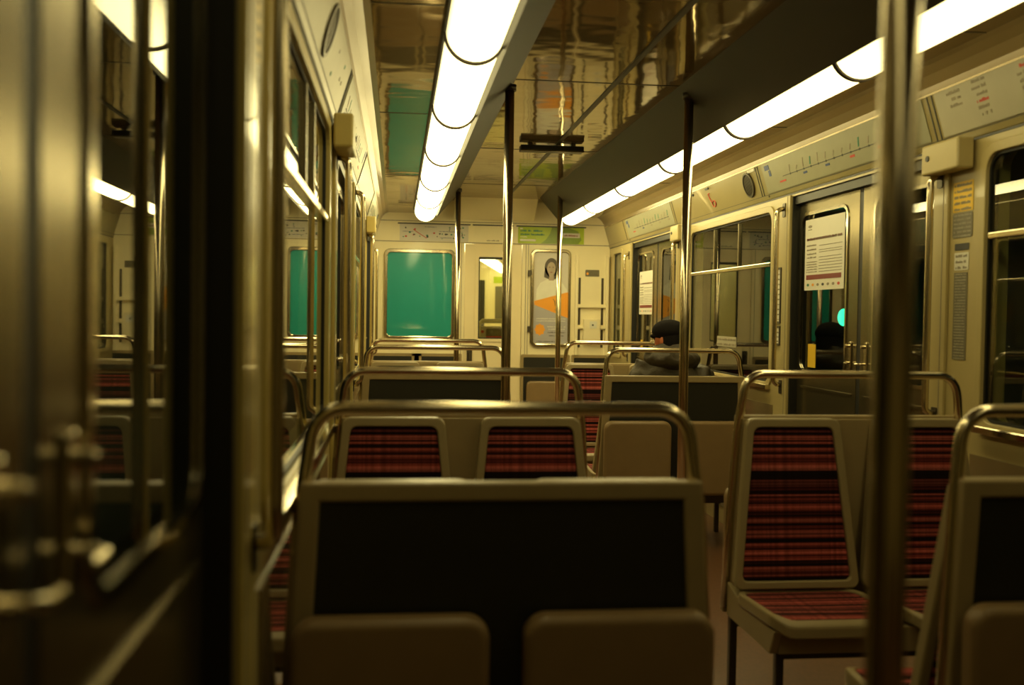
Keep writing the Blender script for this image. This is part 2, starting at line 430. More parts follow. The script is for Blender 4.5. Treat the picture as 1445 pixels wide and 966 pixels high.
# pillars beside the doors get a slim raised post
tn = 0
for s in (-1, 1):
    fn = SIDE(s)
    for a0, a1 in ((1.60, 1.72), (3.86, 3.97), (5.52, 5.62), (7.76, 7.86), (9.42, 9.52)):
        tn += 1
        b = B(); b.prism([(a0, -E), (a1, -E), (a1, BB-.015), (a0, BB-.015)], fn, .0, .014)
        b.prism([(a0+.03, -E), (a0+.036, -E), (a0+.036, BB-.02), (a0+.03, BB-.02)], fn, .0, .016, 1)
        struct(b.build('trim_%d' % tn, [M['pillar'] if s < 0 else M['cream'], M['inkg']], bevel=.003))

# ---------------------------------------------------------------- tunnel outside
for x, nm in ((-2.2, 'wall_tunnel_left'), (4.6, 'wall_tunnel_right')):
    b = B(); b.box(x-.1, x+.1, -4, 22, -1.0, 4.5)
    struct(b.build(nm, M['tunnel']))
sg = thing('tunnel_signal', (4.36, 9.30, 1.26), 'small signal with a round green light seen through the right door glass', 'signal')
b = B(); b.box(4.34, 4.5, 9.18, 9.42, 1.26, 1.66); b.build('signal_case', M['rubber'], sg, bevel=.02)
b = B(); b.ball((4.34, 9.30, 1.44), (.05, .085, .085)); b.build('green_lens', M['glow'], sg)

# ---------------------------------------------------------------- strip lights
LM = [lamp_mat('lamp_diffuser_%d' % i, v) for i, v in enumerate(LAMP_TUBES)]
def strip_light(s, label):
    mx = lambda o: 1.0+s*o
    t = thing('strip_light', (mx(.73), 4.0, .9+E), label, 'light', 'long ceiling strip lights')
    prof = [(.86, 1.06), (.842, 1.022), (.73, 1.02), (.635, .975), (.617, .955), (.422, 1.178), (.422, 1.20), (.86, 1.20)]
    b = B(); b.prism([(mx(o), z+E) for o, z in prof], XZ(0), YB, 10.0)
    b.build('housing', M['house'], t)
    arc = [(.73+.105*math.cos(math.radians(a)), 1.015+.105*math.sin(math.radians(a))) for a in range(0, -160, -5)]
    ys = [-.18+1.27*i for i in range(0, 8)] + [9.93]
    ys = [y for y in ys if y >= LAMP_START-.8]
    for y0, y1 in zip(ys[:-1], ys[1:]):
        b = B(); loop = [(mx(o), z+E) for o, z in arc]
        b.prism(loop, XZ(0), y0+.006, y1-.006)
        b.build('diffuser', LM[min(len(LM)-1, max(0, int(round((y0+.18)/1.27))))], t)
        b = B(); a2 = [(0.73+.114*math.cos(math.radians(a)), 1.015+.114*math.sin(math.radians(a))) for a in range(0, -160, -5)]
        if y1 < 9.9:
            b.prism([(mx(o), z+E) for o, z in a2], XZ(0), y1-.013, y1+.013); b.build('joint_ring', M['ringm'], t)
    return t
strip_light(-1, 'long glowing ceiling strip light on the left, above the left benches')
strip_light(1, 'long glowing ceiling strip light on the right, above the right windows')

# dark cross bar under the centre ceiling
t = thing('ceiling_bar', (1.04, 6.85, ZT+E-.07), 'dark horizontal bar mounted across the centre ceiling near the far poles', 'bar')
b = B(); b.box(.83, 1.27, 6.80, 6.90, ZT+E-.055, ZT+E-.015); b.build('bar_body', M['dark'], t, bevel=.006)
b = B(); b.box(.83, 1.27, 6.795, 6.803, ZT+E-.058, ZT+E-.048); b.build('bar_edge', M['leaf'], t)
for x in (.90, 1.20):
    b = B(); b.box(x-.015, x+.015, 6.83, 6.87, ZT+E-.02, ZT+E); b.build('bracket', M['leg'], t)

# ---------------------------------------------------------------- grab poles
def shade_tubes(o):
    for p in o.data.polygons:
        if len(p.vertices) == 4: p.use_smooth = True
for x, y, zt, lab, r in (
        (.545, 1.045, 1.15, 'thick blurred dark steel pole in the right foreground', .0212),
        (.55, 5.0, 1.15, 'bright steel pole in the middle, left of the centre ceiling', .024),
        (1.475, 5.0, 1.145, 'steel pole standing in front of the seated person', .024),
        (.55, 9.2, 1.15, 'slim steel pole just right of the green panel', .024),
        (1.50, 9.2, 1.16, 'slim steel pole in front of the framed portrait poster', .024)):
    t = thing('grab_pole', (x, y, 0), lab, 'pole', 'upright steel grab poles')
    shade_tubes(B().tube([(x, y, .01), (x, y, zt+E)], r, seg=28).build('pole_tube', M['rail'], t))
    shade_tubes(B().tube([(x, y, zt+E-.03), (x, y, zt+E)], r+.010, seg=24).build('top_collar', M['leg'], t))
    shade_tubes(B().tube([(x, y, 0), (x, y, .03)], r+.02, seg=24).build('floor_flange', M['leg'], t))

# handrails beside the doors
def handrail(s, y, lab, z0=-.39, z1=.60, out=.058, wy=0):
    fn = SIDE(s)
    t = thing('door_handrail', fn(y, z0, 0), lab, 'handrail', 'upright handrails beside the doors')
    pts = [fn(y+wy, z0, .014)] + [fn(y+wy*(1-k), z0+.03*(1-math.cos(k*1.57)), .014+(out-.014)*math.sin(k*1.57)) for k in (.4, .7, 1)]
    pts += [fn(y, z0+.08, out), fn(y, z1-.08, out)]
    pts += [fn(y+wy*(1-k), z1-.03*(1-math.cos(k*1.57)), .014+(out-.014)*math.sin(k*1.57)) for k in (1, .7, .4)] + [fn(y+wy, z1, .014)]
    shade_tubes(B().tube(pts, .0135, seg=16).build('rail_tube', M['rail'], t))
    for z in (z0, z1):
        b = B(); b.prism(rr(y+wy-.02, y+wy+.02, z-.05, z+.03, .008), fn, .013, .019); b.build('mount_plate', M['leg'], t)
    return t
handrail(-1, 1.64, 'blurred upright handrail on the left foreground door pillar', wy=.07, z1=.862)
handrail(-1, 3.92, 'left wall handrail on the pillar below the cream box')
handrail(-1, 5.57, 'left wall handrail beyond the middle left door', z1=.66)
handrail(-1, 7.80, 'left wall handrail before the farthest left door')
handrail(-1, 9.52, 'left wall handrail nearest the green panel')
handrail(1, 3.92, 'right wall handrail just right of the big foreground pole')
handrail(1, 5.60, 'right wall handrail in front of the framed notices', wy=-.0, z1=.64)
handrail(1, 7.80, 'right wall handrail above the seated person')
handrail(1, 9.50, 'right wall handrail in the far right corner')

# cream boxes on the pillars
for s, a0, a1, lab in ((1, 3.68, 3.95, 'cream box high on the right pillar above the yellow sticker'),
                 (-1, 3.68, 3.95, 'cream box high on the left wall beside the near window'),
                 (-1, 7.58, 7.82, 'far cream box high on the left wall'),
                 (1, 7.58, 7.80, 'far cream box high on the right wall behind the pole')):
    fn = SIDE(s)
    t = thing('pillar_box', fn((a0+a1)/2, .60, 0), lab, 'box', 'cream boxes high on the pillars')
    B().prism([(a0, .60), (a1, .60), (a1, .722), (a0, .722)], fn, 0.014, .085).build('box_cover', M['pillar'] if s < 0 else M['cream'], t, bevel=.008)
    q = B(); q.tube([fn(a1-.05, .665, .084), fn(a1-.05, .665, .089)], .012); q.build('lock', M['ink'], t)

# ---------------------------------------------------------------- double benches
def make_bench():
    t = thing('double_bench', (0, 0, 0), 'x', 'bench')
    # handrail over the back, legs running down beside the panel
    hw, zt, r = .42, 1.213, .0155
    pts = [(-.47, -.02, .34), (-.455, -.02, .70), (-.438, -.012, 1.0), (-hw-.003, -.0, 1.12)]
    pts += [(-hw+.075-.075*math.cos(a), 0, zt-.075+.075*math.sin(a)) for a in [math.radians(q) for q in range(10, 91, 16)]]
    pts += [(-x, y, z) for x, y, z in reversed(pts)]
    shade_tubes(B().tube(pts, r, seg=18).build('handrail', M['rail'], t))
    # frame of the back panel
    out = [(-.437, 1.058), (.437, 1.058), (.478, .32), (-.478, .32)]
    inn = [(-.395, 1.018), (.395, 1.018), (.428, .36), (-.428, .36)]
    P = lambda a, b, d: (a, d, b)
    B().ring(out, inn, P, -.050, -.012).build('panel_frame', M['beige'], t, bevel=.006)
    B().prism([(-.40, 1.022), (.40, 1.022), (.432, .355), (-.432, .355)], P, -.040, -.016).build('back_panel', M['dark'], t)
    B().prism([(-.425, 1.045), (.425, 1.045), (.46, .34), (-.46, .34)], P, -.012, .012).build('backing', M['beige'], t)
    for sx in (-1, 1):
        cx = sx*.243
        lean = lambda a, b, d: (a, .03+(1.05-b)*.115+d, b)
        f = B(); f.ring(rtrap(.178, .238, .44, 1.052, .03, cx=cx), rtrap(.150, .206, .468, 1.020, .024, cx=cx), lean, -.02, .018)
        fo = f.build('seat_back', M['shell'], t, bevel=.006)
        f = B(); f.prism(rtrap(.151, .207, .467, 1.021, .024, cx=cx), lean, -.012, .008); f.build('back_cushion', M['fabric'], fo, bevel=.006)
        # seat pan: dished, rounded front
        loop_o = rr(cx-.232, cx+.232, .085, .50, .07); loop_i = rr(cx-.208, cx+.208, .105, .475, .055)
        pz = lambda a, b, d: (a, b, .43 + .022*max(0, (b-.1)/.43) - .02*math.exp(-((b-.25)/.12)**2)*(1-((a-cx)/.23)**2 if abs(a-cx) < .23 else 0) - .03*max(0, (b-.44)/.06)**2 + d)
        f = B(); f.ring(loop_o, loop_i, pz, -.04, .004); fo = f.build('seat_pan', M['shell'], t, bevel=.008)
        f = B(); f.prism(loop_i, pz, -.03, -.001)
        f.build('seat_cushion', M['fabric'], fo, bevel=.004)
        # folding seat on the back side
        P2 = lambda a, b, d: (a, d, b)
        f = B(); f.prism(rr(cx-.207, cx+.207, .335, .787, .05, 8), P2, -.125, -.062)
        fo = f.build('folding_seat', M['fold'], t, bevel=.02, bseg=4)
        f = B(); f.box(cx-.17, cx+.17, -.065, -.045, .36, .42); f.build('seat_hinge', M['leg'], fo)
    # skirt under the seats with side cheeks
    f = B(); f.prism([(.0, .315), (.43, .315), (.47, .40), (.10, .415), (.0, .44)], lambda a, b, d: (d, a, b), -.468, -.44)
    f.prism([(.0, .315), (.43, .315), (.47, .40), (.10, .415), (.0, .44)], lambda a, b, d: (d, a, b), .44, .468)
    f.box(-.44, .44, .415, .44, .315, .40); f.box(-.44, .44, .0, .43, .375, .388)
    f.build('skirt', M['shell'], t, bevel=.004)
    for x, y in ((-.44, -.01), (.44, -.01), (-.42, .39), (.42, .39)):
        f = B(); f.box(x-.014, x+.014, y-.014, y+.014, 0, .32); f.build('leg', M['leg'], t, bevel=.003)
    f = B(); f.box(-.43, .43, .38, .40, .285, .315); f.box(-.43, .43, -.02, .0, .27, .34); f.build('cross_member', M['leg'], t)
    return t
LC, RC = .238, 1.70
benches = [
    (LC, 2.17, 0, 'foreground left bench seen from behind, dark panel and two folded seats'),
    (LC, 3.56, 180, 'left bench facing the camera with two striped red seats'),
    (LC, 6.05, 0, 'left bench seen from behind beyond the red pair, thin dark panel visible'),
    (LC, 7.55, 180, 'farthest left bench, its rail crossing below the green panel'),
    (1.725, 2.17, 0, 'bench cut off by the right edge of the picture, seen from behind'),
    (RC, 3.56, 180, 'right bench facing the camera, striped red seat behind the big pole'),
    (RC, 5.98, 0, 'right bench seen from behind, the capped person sitting on it'),
    (RC, 7.45, 180, 'farthest right bench facing the camera, in front of the equipment column'),
]
proto = make_bench()
objs = [proto] + [copy_tree(proto) for _ in benches[1:]]
for o, (x, y, a, lab) in zip(objs, benches):
    o.location = (x, y, 0); o.rotation_euler = (0, 0, math.radians(a)); o['label'] = lab; o['group'] = 'double benches along the aisle'

# folding seats on the end wall
def end_seat(x, lab):
    t = thing('wall_folding_seat', (x, YE, .33), lab, 'folding seat', 'folding seats on the end wall')
    B().prism(rr(x-.24, x+.24, -1.10, -.44, .01), END, 0, .02).build('dark_backing', M['dark'], t)
    B().ring(rr(x-.26, x+.26, -1.12, -.42, .012), rr(x-.235, x+.235, -1.09, -.45, .012), END, 0, .026).build('backing_frame', M['beige'], t)
    B().prism(rr(x-.205, x+.205, -1.09, -.70, .05, 8), END, .02, .085).build('seat_shell', M['fold'], t, bevel=.018, bseg=4)
end_seat(1.57, 'folded beige seat on the end wall under the framed portrait poster')
end_seat(2.11, 'folded beige seat on the end wall under the equipment column')
end_seat(.42, 'folded seat on the end wall under the right half of the green panel')
end_seat(-.0, 'folded seat on the end wall under the left half of the green panel')

# ---------------------------------------------------------------- end wall furniture
t = thing('framed_screen', END(.235, -.26, 0), 'large glossy green screen in a rounded steel frame on the end wall', 'screen')
B().ring(rr(-.135, .60, -.275, .665, .055), rr(-.10, .565, -.24, .625, .04), END, 0, .03).build('steel_frame', M['chrome'], t, bevel=.008)
B().prism(rr(-.11, .575, -.25, .635, .045), END, .004, .014).build('green_sheet', M['green'], t)

t = thing('framed_poster', END(1.61, -.33, 0), 'portrait poster with orange wedge in a rounded steel frame', 'poster')
px0, px1, pz0, pz1 = 1.435, 1.80, -.305, .66
B().ring(rr(px0-.035, px1+.03, pz0-.035, pz1+.035, .06), rr(px0, px1, pz0, pz1, .035), END, 0, .03).build('steel_frame', M['chrome'], t, bevel=.008)
b = B(); b.prism(rr(px0-.01, px1+.01, pz0-.01, pz1+.01, .03), END, .002, .010, 0)
b.prism([(px0, .12), (px1, .12), (px1, pz1), (px0, pz1)], END, .010, .0105, 1)
# portrait: hair, face, neck and pale clothes
cx, cz = 1.62, .50
def ell(cx, cz, rx, rz, n=24, a0=0): return [(cx+rx*math.cos(2*math.pi*i/n), cz+rz*math.sin(2*math.pi*i/n)) for i in range(n)]
b.prism([(px0+.02, .12), (px0+.03, .27), (px0+.07, .34), (cx-.03, .385), (cx+.04, .385), (px1-.06, .34), (px1-.01, .27), (px1, .12)], END, .0105, .011, 2)
b.prism(ell(cx, cz, .073, .103), END, .011, .0115, 3)
b.prism([(cx-.07, cz), (cx-.078, cz-.10), (cx-.02, cz-.125), (cx+.03, cz-.125), (cx+.078, cz-.10), (cx+.07, cz)], END, .011, .0115, 3)
b.prism([(cx-.022, cz-.05), (cx-.028, cz-.135), (cx+.03, cz-.135), (cx+.024, cz-.05)], END, .0115, .0119, 4)
b.prism(ell(cx, cz-.012, .046, .072), END, .0118, .0122, 4)
for sx in (-.018, .018): b.prism(ell(cx+sx, cz+.005, .009, .004, 10), END, .0122, .0125, 3)
b.prism(ell(cx, cz-.048, .014, .004, 10), END, .0122, .0125, 5)
# orange wedge and spot
b.prism([(px0+.005, .145), (px1, .245), (px1, -.03), (px0+.26, .01), (px0+.01, .105)], END, .0112, .0118, 6)
b.prism([(px0+.01, .145), (px0+.2, .20), (px0+.2, .18), (px0+.02, .115)], END, .0112, .012, 6)
b.prism([(px0+.055+.052*(1+.1*math.cos(8*a))*math.cos(a)+.015, -.155+.058*(1+.1*math.cos(8*a))*math.sin(a)) for a in [i*2*math.pi/48 for i in range(48)]], END, .0105, .0112, 6)
for k in range(7):
    a = 1.66+random.uniform(0, .08); z = .03+k*.022
    b.tube([END(a, z, .0125), END(a+random.uniform(-.03, .03), z+.03, .0125)], .0028, 3, seg=5)
for z, x0, x1, mm in ((-.045, px0+.03, px1-.02, 7), (-.068, px0+.03, px1-.02, 7), (-.13, 1.58, 1.78, 7), (-.155, 1.60, 1.78, 7), (-.19, 1.59, 1.78, 3), (-.225, 1.60, 1.76, 3), (-.285, 1.47, 1.72, 3)):
    scribble(b, END, x0, x1, z, .011, .0106, .0112, mm)
b.build('poster_sheet', [M['lilac'], M['pale'], M['white'], M['hairp'], M['face'], M['maroon'], M['orange'], M['white']], t)
for z in (.44, -.15):
    q = B(); q.prism(rr(px0-.062, px0-.03, z-.03, z+.03, .006), END, 0, .035); q.build('frame_clip', M['leg'], t, bevel=.003)

t = thing('equipment_column', END(2.05, -.40, 0), 'cream equipment column with shelf bars and small box in far right corner', 'cabinet')
for x in (1.875, 2.205):
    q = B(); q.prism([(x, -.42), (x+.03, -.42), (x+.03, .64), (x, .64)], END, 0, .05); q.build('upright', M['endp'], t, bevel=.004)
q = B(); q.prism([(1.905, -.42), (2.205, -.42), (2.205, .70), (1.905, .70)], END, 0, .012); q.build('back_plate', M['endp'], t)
for x in (1.925, 2.172):
    for z0, z1 in ((.12, .40), (-.10, .08), (-.34, -.15)):
        q = B(); q.prism(rr(x-.012, x+.012, z0, z1, .005), END, .012, .018); q.build('slot', M['leg'], t)
for z in (.085, -.14):
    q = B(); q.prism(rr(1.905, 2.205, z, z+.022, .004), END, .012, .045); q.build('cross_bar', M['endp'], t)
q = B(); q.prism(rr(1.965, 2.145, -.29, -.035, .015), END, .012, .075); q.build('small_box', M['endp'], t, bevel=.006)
q = B(); q.prism(rr(2.03, 2.105, -.135, -.06, .004), END, .075, .079); q.build('lock_plate', M['white'], t)
q = B(); q.prism(ell(2.062, -.10, .010, .010, 12), END, .079, .082); q.build('lock_hole', M['ink'], t)
q = B(); q.prism(rr(1.985, 2.135, .415, .485, .004), END, .012, .016); q.prism(ell(2.008, .445, .012, .014, 12), END, .016, .018, 1)
q.build('dark_label', [M['stgrey'], M['orange']], t)

def end_sheet(nm, a0, a1, b0, b1, mats, fill, lab, cat='poster'):
    t = thing(nm, END((a0+a1)/2, b0, 0), lab, cat)
    q = B(); q.prism(rr(a0, a1, b0, b1, .004), END, 0, .006); fill(q); q.build('printed_sheet', mats, t)
    q = B(); q.prism([(a0-.02, b1), (a1+.02, b1), (a1+.02, b1+.012), (a0-.02, b1+.012)], END, 0, .014); q.build('holder_strip', M['ink'], t)
    return t
def fill_map(q):
    for k in range(34):
        x = random.choice((random.uniform(.04, .42), random.uniform(.42, .70))); z = random.uniform(.77, .90); r = random.uniform(.005, .013)
        q.prism(ell(x, z, r, r*random.uniform(.6, 1), 8), END, .006, .007, random.choice((1, 2, 3, 1) if x < .42 else (1, 1, 4, 3)))
    for x0, z0, x1, z1 in ((.16, .87, .22, .83), (.22, .83, .27, .80), (.27, .80, .30, .78)):
        q.tube([END(x0, z0, .0065), END(x1, z1, .0065)], .004, 2, seg=6)
    for z, a, c in ((.895, .28, .40), (.845, .05, .16), (.85, .43, .68), (.785, .44, .56), (.805, .58, .68)): scribble(q, END, a, c, z, .007, .006, .007, 4)
end_sheet('network_map', .02, .735, .752, .925, [M['pale'], M['ink'], M['inkr'], M['inkgr'], M['inkblue']], fill_map, 'white speckled network map above the green panel', 'map')
def fill_ad(q):
    scribble(q, END, 1.285, 1.52, .875, .020, .006, .0075, 1); scribble(q, END, 1.285, 1.54, .838, .020, .006, .0075, 1)
    scribble(q, END, 1.285, 1.36, .815, .010, .006, .0075, 2)
    q.prism(rr(1.28, 1.45, .775, .797, .01), END, .006, .0075, 2)
    q.prism([(1.28, .90), (1.31, .90), (1.31, .912), (1.28, .912)], END, .006, .0075, 2)
    q.prism([(1.50, .752), (1.56, .80), (1.60, .86), (1.62, .925), (1.80, .925), (1.90, .89), (1.94, .80), (1.90, .752)], END, .006, .0065, 3)
    q.prism(rr(1.70, 1.92, .82, .868, .004), END, .0066, .009, 4); scribble(q, END, 1.73, 1.90, .834, .018, .009, .0095, 5)
end_sheet('green_advert', 1.26, 1.965, .752, .925, [M['lime'], M['inkgr'], M['white'], mat('leaf_green_print', (.22, .33, .03), .4), M['pale'], M['maroon']], fill_ad, 'lime green advertising strip with white label above the portrait poster')
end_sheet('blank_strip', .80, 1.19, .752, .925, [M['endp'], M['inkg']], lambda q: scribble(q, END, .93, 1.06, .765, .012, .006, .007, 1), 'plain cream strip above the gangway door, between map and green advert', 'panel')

# ---------------------------------------------------------------- maps, speakers and stickers on the side walls
def band_sheet(s, y0, y1, style, lab):
    fn = BAND(s)
    t = thing('line_map', fn((y0+y1)/2, .03, 0), lab, 'map', 'map panels along the bands')
    q = B(); q.prism(rr(y0, y1, .034, bl-.004, .004), fn, .001, .004)
    if style == 'line':
        L = y1-y0
        q.prism([(y0+.12, .105), (y1-.28, .105), (y1-.28, .109), (y0+.12, .109)], fn, .004, .0055, 1)
        q.prism(rr(y1-.11, y1-.04, .17, .20, .003), fn, .004, .0055, 2); q.prism(rr(y1-.12, y1-.09, .13, .165, .003), fn, .004, .0055, 2)
        n = int((L-.4)/.095)
        for k in range(n):
            a = y0+.14+k*.095; h = random.uniform(.02, .05)
            q.prism([(a, .12), (a+.012, .12), (a-.006, .12+h), (a-.018, .12+h)], fn, .004, .0055, random.choice((4, 4, 3)))
            q.prism(ell(a, .107, .006, .006, 8), fn, .0045, .006, 1)
            if k % 3 == 0: q.prism(rr(a-.03, a+.02, .08, .092, .003), fn, .004, .0055, random.choice((5, 2, 4)))
        q.prism(rr(y1-.31, y1-.22, .075, .085, .003), fn, .004, .0055, 5)
    elif style == 'list':
        cols = ((y1-.06, .19, 3), (y1-.23, .20, 6), (y1-.50, .19, 5), (y1-.75, .19, 5), (y1-1.0, .18, 4))
        for a, top, n in cols:
            for k in range(n):
                scribble(q, fn, a-.12, a-.03-.03*random.random(), top-k*.026, .013, .004, .0055, 4 if random.random() < .75 else 5)
    else:
        for k in range(16):
            a = random.uniform(y0+.1, y1-.1); q.prism(ell(a, random.uniform(.06, .17), .012, .008, 8), fn, .004, .0055, random.choice((3, 5, 4)))
    q.build('map_sheet', [M['mapb'] if style == 'line' else M['mapp'], M['ink'], M['inkblue'], M['inkgr'], M['inkg'], M['inkr']], t)
    for a in (y0+.01, y1-.01):
        q = B(); q.tube([fn(a, .018, .006), fn(a, .018, .009)], .007, seg=10); q.build('screw', M['leg'], t)
band_sheet(1, 4.0, 5.86, 'line', 'pale line map with slanted station names above the right middle door')
band_sheet(1, 1.9, 3.90, 'list', 'white list panel at the top right corner above the near window')
band_sheet(1, 7.9, 9.50, 'line', 'distant line map above the far right door')
band_sheet(-1, 2.0, 3.88, 'dots', 'map strip along the top of the near left wall')
band_sheet(-1, 4.0, 5.86, 'line', 'line map above the middle left door')
band_sheet(-1, 7.9, 9.50, 'line', 'distant line map above the far left door')
for s, y, lab in ((1, 6.13, 'oval dark speaker grille above the right window'), (-1, 3.05, 'oval dark speaker grille high on the near left wall')):
    fn = BAND(s); t = thing('speaker_grille', fn(y, .06, 0), lab, 'speaker')
    q = B(); q.ring(ell(y, .125, .085, .08), ell(y, .125, .074, .069), fn, 0, .012); q.build('grille_rim', M['leg'], t)
    q = B(); q.prism(ell(y, .125, .075, .07), fn, 0, .006)
    for k in range(-4, 5):
        hh = .068*math.sqrt(1-(k/5)**2); q.prism([(y+k*.015-.003, .125-hh), (y+k*.015+.003, .125-hh), (y+k*.015+.003, .125+hh), (y+k*.015-.003, .125+hh)], fn, .006, .009, 1)
    q.build('grille', [M['dark'], M['leg']], t)
# red mark and small tags on the band
fn = BAND(1)
q = B(); q.tube([fn(6.86+.035*math.cos(a), .085+.022*math.sin(a), .004) for a in [i*2*math.pi/16 for i in range(16)]], .0035, closed=True, seg=6)
q.tube([fn(6.90, .10, .004), fn(6.925, .135, .004), fn(6.935, .165, .004), fn(6.905, .165, .004)], .0035, seg=6)
tag(q.build('painted_mark', M['inkr']), 'thin red looped mark on the band above the right window', 'mark')
for y, zz, lab in ((6.93, .195, 'small dark tag above the red looped mark'), (7.30, .19, 'small dark tag left of the red looped mark')):
    tag(B().prism(rr(y-.035, y+.035, zz, zz+.014, .003), fn, .001, .008).build('band_tag', M['ink']), lab, 'tag')
tag(B().prism(rr(5.98, 6.10, .196, .213, .003), fn, .001, .006).build('band_tag', M['white']), 'small pale tag beside the speaker grille', 'tag')

def sheet(nm, s, a0, a1, b0, b1, m, lab, cat, rows=0, ink='inkg', d=0.0145, r=.004, extra=None):
    fn = SIDE(s)
    q = B(); q.prism(rr(a0, a1, b0, b1, r), fn, d, d+.002)
    mats = [M[m], M[ink], M['maroon'], M['inkr'], M['ink'], M['inkgr'], M['orange']]
    for k in range(rows):
        h = (b1-b0)/rows; scribble(q, fn, a0+.01, a1-.01, b1-(k+.8)*h, h*.45, d+.002, d+.003, 1)
    if extra: extra(q, fn)
    return tag(q.build(nm, mats), lab, cat)
for s, w in ((1, 'right'), (-1, 'left foreground')):
    y = 3.72 if s > 0 else 1.83
    place = 'on the right pillar beside the near window' if s > 0 else 'on the left foreground pillar'
    if s < 0: d = .0005; ya, yb = 1.735, 1.83
    else: d = .0005; ya, yb = 3.70, 3.84
    w_ = yb-ya
    sheet('warning_sticker', s, ya, yb, .44, .56, 'yellow', 'yellow warning sticker '+place, 'sticker', 5, 'inkg', d)
    sheet('notice_sticker', s, ya, yb, .335, .435, 'stgrey', 'grey printed sticker under the yellow one '+place, 'sticker', 6, 'mapp', d, .012)
    sheet('black_label', s, ya+.02, yb-.02, .285, .312, 'ink', 'small black label '+place, 'label', 0, 'inkg', d)
    sheet('white_label', s, ya+.02, yb-.02, .205, .275, 'white', 'small white label '+place, 'label', 3, 'inkg', d)
    sheet('rules_sticker', s, ya+.025, yb-.02, -.155, .195, 'stgrey', 'tall narrow dark text sticker '+place, 'sticker', 30, 'mapp', d)
# posters stuck inside the far door panes
def notice(y0, y1, b0, b1, lab):
    def ex(q, fn):
        L = y1-y0; H = b1-b0; d = -.0455
        def row(f0, f1, z, h, m): scribble(q, fn, y1-f1*L, y1-f0*L, b0+z*H, h*H, d, d+.0012, m)
        q.prism([(y1-.94*L, b0+.15*H), (y1-.05*L, b0+.15*H), (y1-.05*L, b0+.215*H), (y1-.94*L, b0+.215*H)], fn, d, d+.0012, 2)
        row(.05, .95, .70, .035, 1); row(.05, .95, .705, .03, 2)
        for z in (.62, .56, .50, .45): row(.05, .30, z, .022, 1)
        for z in (.39, .355, .32, .285, .25): row(.05, .33, z, .014, 1)
        for z in (.61, .55, .52, .45, .41, .37, .33, .29, .25): row(.38, .95, z, .009, 1)
        for k, mm in enumerate((5, 6, 1, 4, 1, 1, 3)):
            q.prism(ell(y1-(.1+k*.13)*L, b0+.075*H, .03*L, .02*H, 10), fn, d, d+.0012, mm)
        q.prism(ell(y1-.13*L, b0+.90*H, .05*L, .02*H, 12), fn, d, d+.0012, 1); row(.08, .18, .85, .012, 1)
    return sheet('door_notice', 1, y0, y1, b0, b1, 'paper', lab, 'notice', 0, 'inkg', -.0476, .003, ex)
notice(4.93, 5.43, .16, .555, 'white notice with maroon stripe on the glass of the middle right door')
notice(8.80, 9.30, .02, .42, 'distant white notice with maroon stripe on the far right door glass')
# yellow labels low in the door glass, white label on the window
sheet('yellow_label', 1, 5.26, 5.36, -.27, -.14, 'yellow', 'small yellow label low on the middle right door glass', 'label', 0, 'inkg', -.0476)
sheet('yellow_label', 1, 9.14, 9.22, -.33, -.22, 'yellow', 'small yellow label on the far right door glass beside the cap', 'label', 0, 'inkg', -.0476)
sheet('window_sticker', 1, 6.45, 6.85, -.20, -.13, 'mapp', 'pale printed sticker at the bottom of the right window glass', 'sticker', 2, 'inkg', -.0116)
# framed notices on the pillar
for b0, b1, lab in ((-.03, .30, 'upper framed notice on the pillar left of the middle right door'), (-.16, -.045, 'lower framed notice on the pillar left of the middle right door')):
    fn = SIDE(1); t = thing('framed_notice', fn(5.7, b0, 0), lab, 'notice')
    B().ring(rr(5.635, 5.755, b0, b1, .006), rr(5.648, 5.742, b0+.013, b1-.013, .004), fn, .0, .014).build('notice_frame', M['leg'], t)
    q = B(); q.prism(rr(5.645, 5.745, b0+.01, b1-.01, .003), fn, .0, .008)
    n = max(2, int((b1-b0)/.03))
    for k in range(n): scribble(q, fn, 5.655, 5.735, b0+.02+k*(b1-b0-.035)/n, .009, .008, .009, 1)
    q.build('notice_sheet', [M['paper'], M['inkg']], t)

# ---------------------------------------------------------------- the seated person
def skin_mesh(name, verts, edges, radii, root=0, sub=2):
    me = bpy.data.meshes.new(name); me.from_pydata(verts, edges, [])
    o = bpy.data.objects.new(name, me); COL.objects.link(o)
    sk = o.modifiers.new('skin', 'SKIN'); sk.use_smooth_shade = True
    for i, r in enumerate(radii):
        v = me.skin_vertices[0].data[i]; v.radius = r if isinstance(r, tuple) else (r, r); v.use_root = (i == root)
    sb = o.modifiers.new('sub', 'SUBSURF'); sb.levels = sub; sb.render_levels = sub
    dg = bpy.context.evaluated_depsgraph_get(); dg.update()
    m2 = bpy.data.meshes.new_from_object(o.evaluated_get(dg)); bpy.data.objects.remove(o)
    vs_ = [tuple(v.co) for v in m2.vertices]; fs = [tuple(p.vertices) for p in m2.polygons]
    bpy.data.meshes.remove(m2)
    return vs_, fs
def add(mb, vf, m=0):
    k = len(mb.v); mb.v += vf[0]
    for f in vf[1]: mb.face([k+i for i in f], m)
PX, PY = 1.735, 6.20
person = thing('person', (PX, PY, 0), 'person in a black cap and dark jacket seated on the right bench, seen from behind', 'person')
def W(p): return (PX+p[0], PY+p[1], p[2])
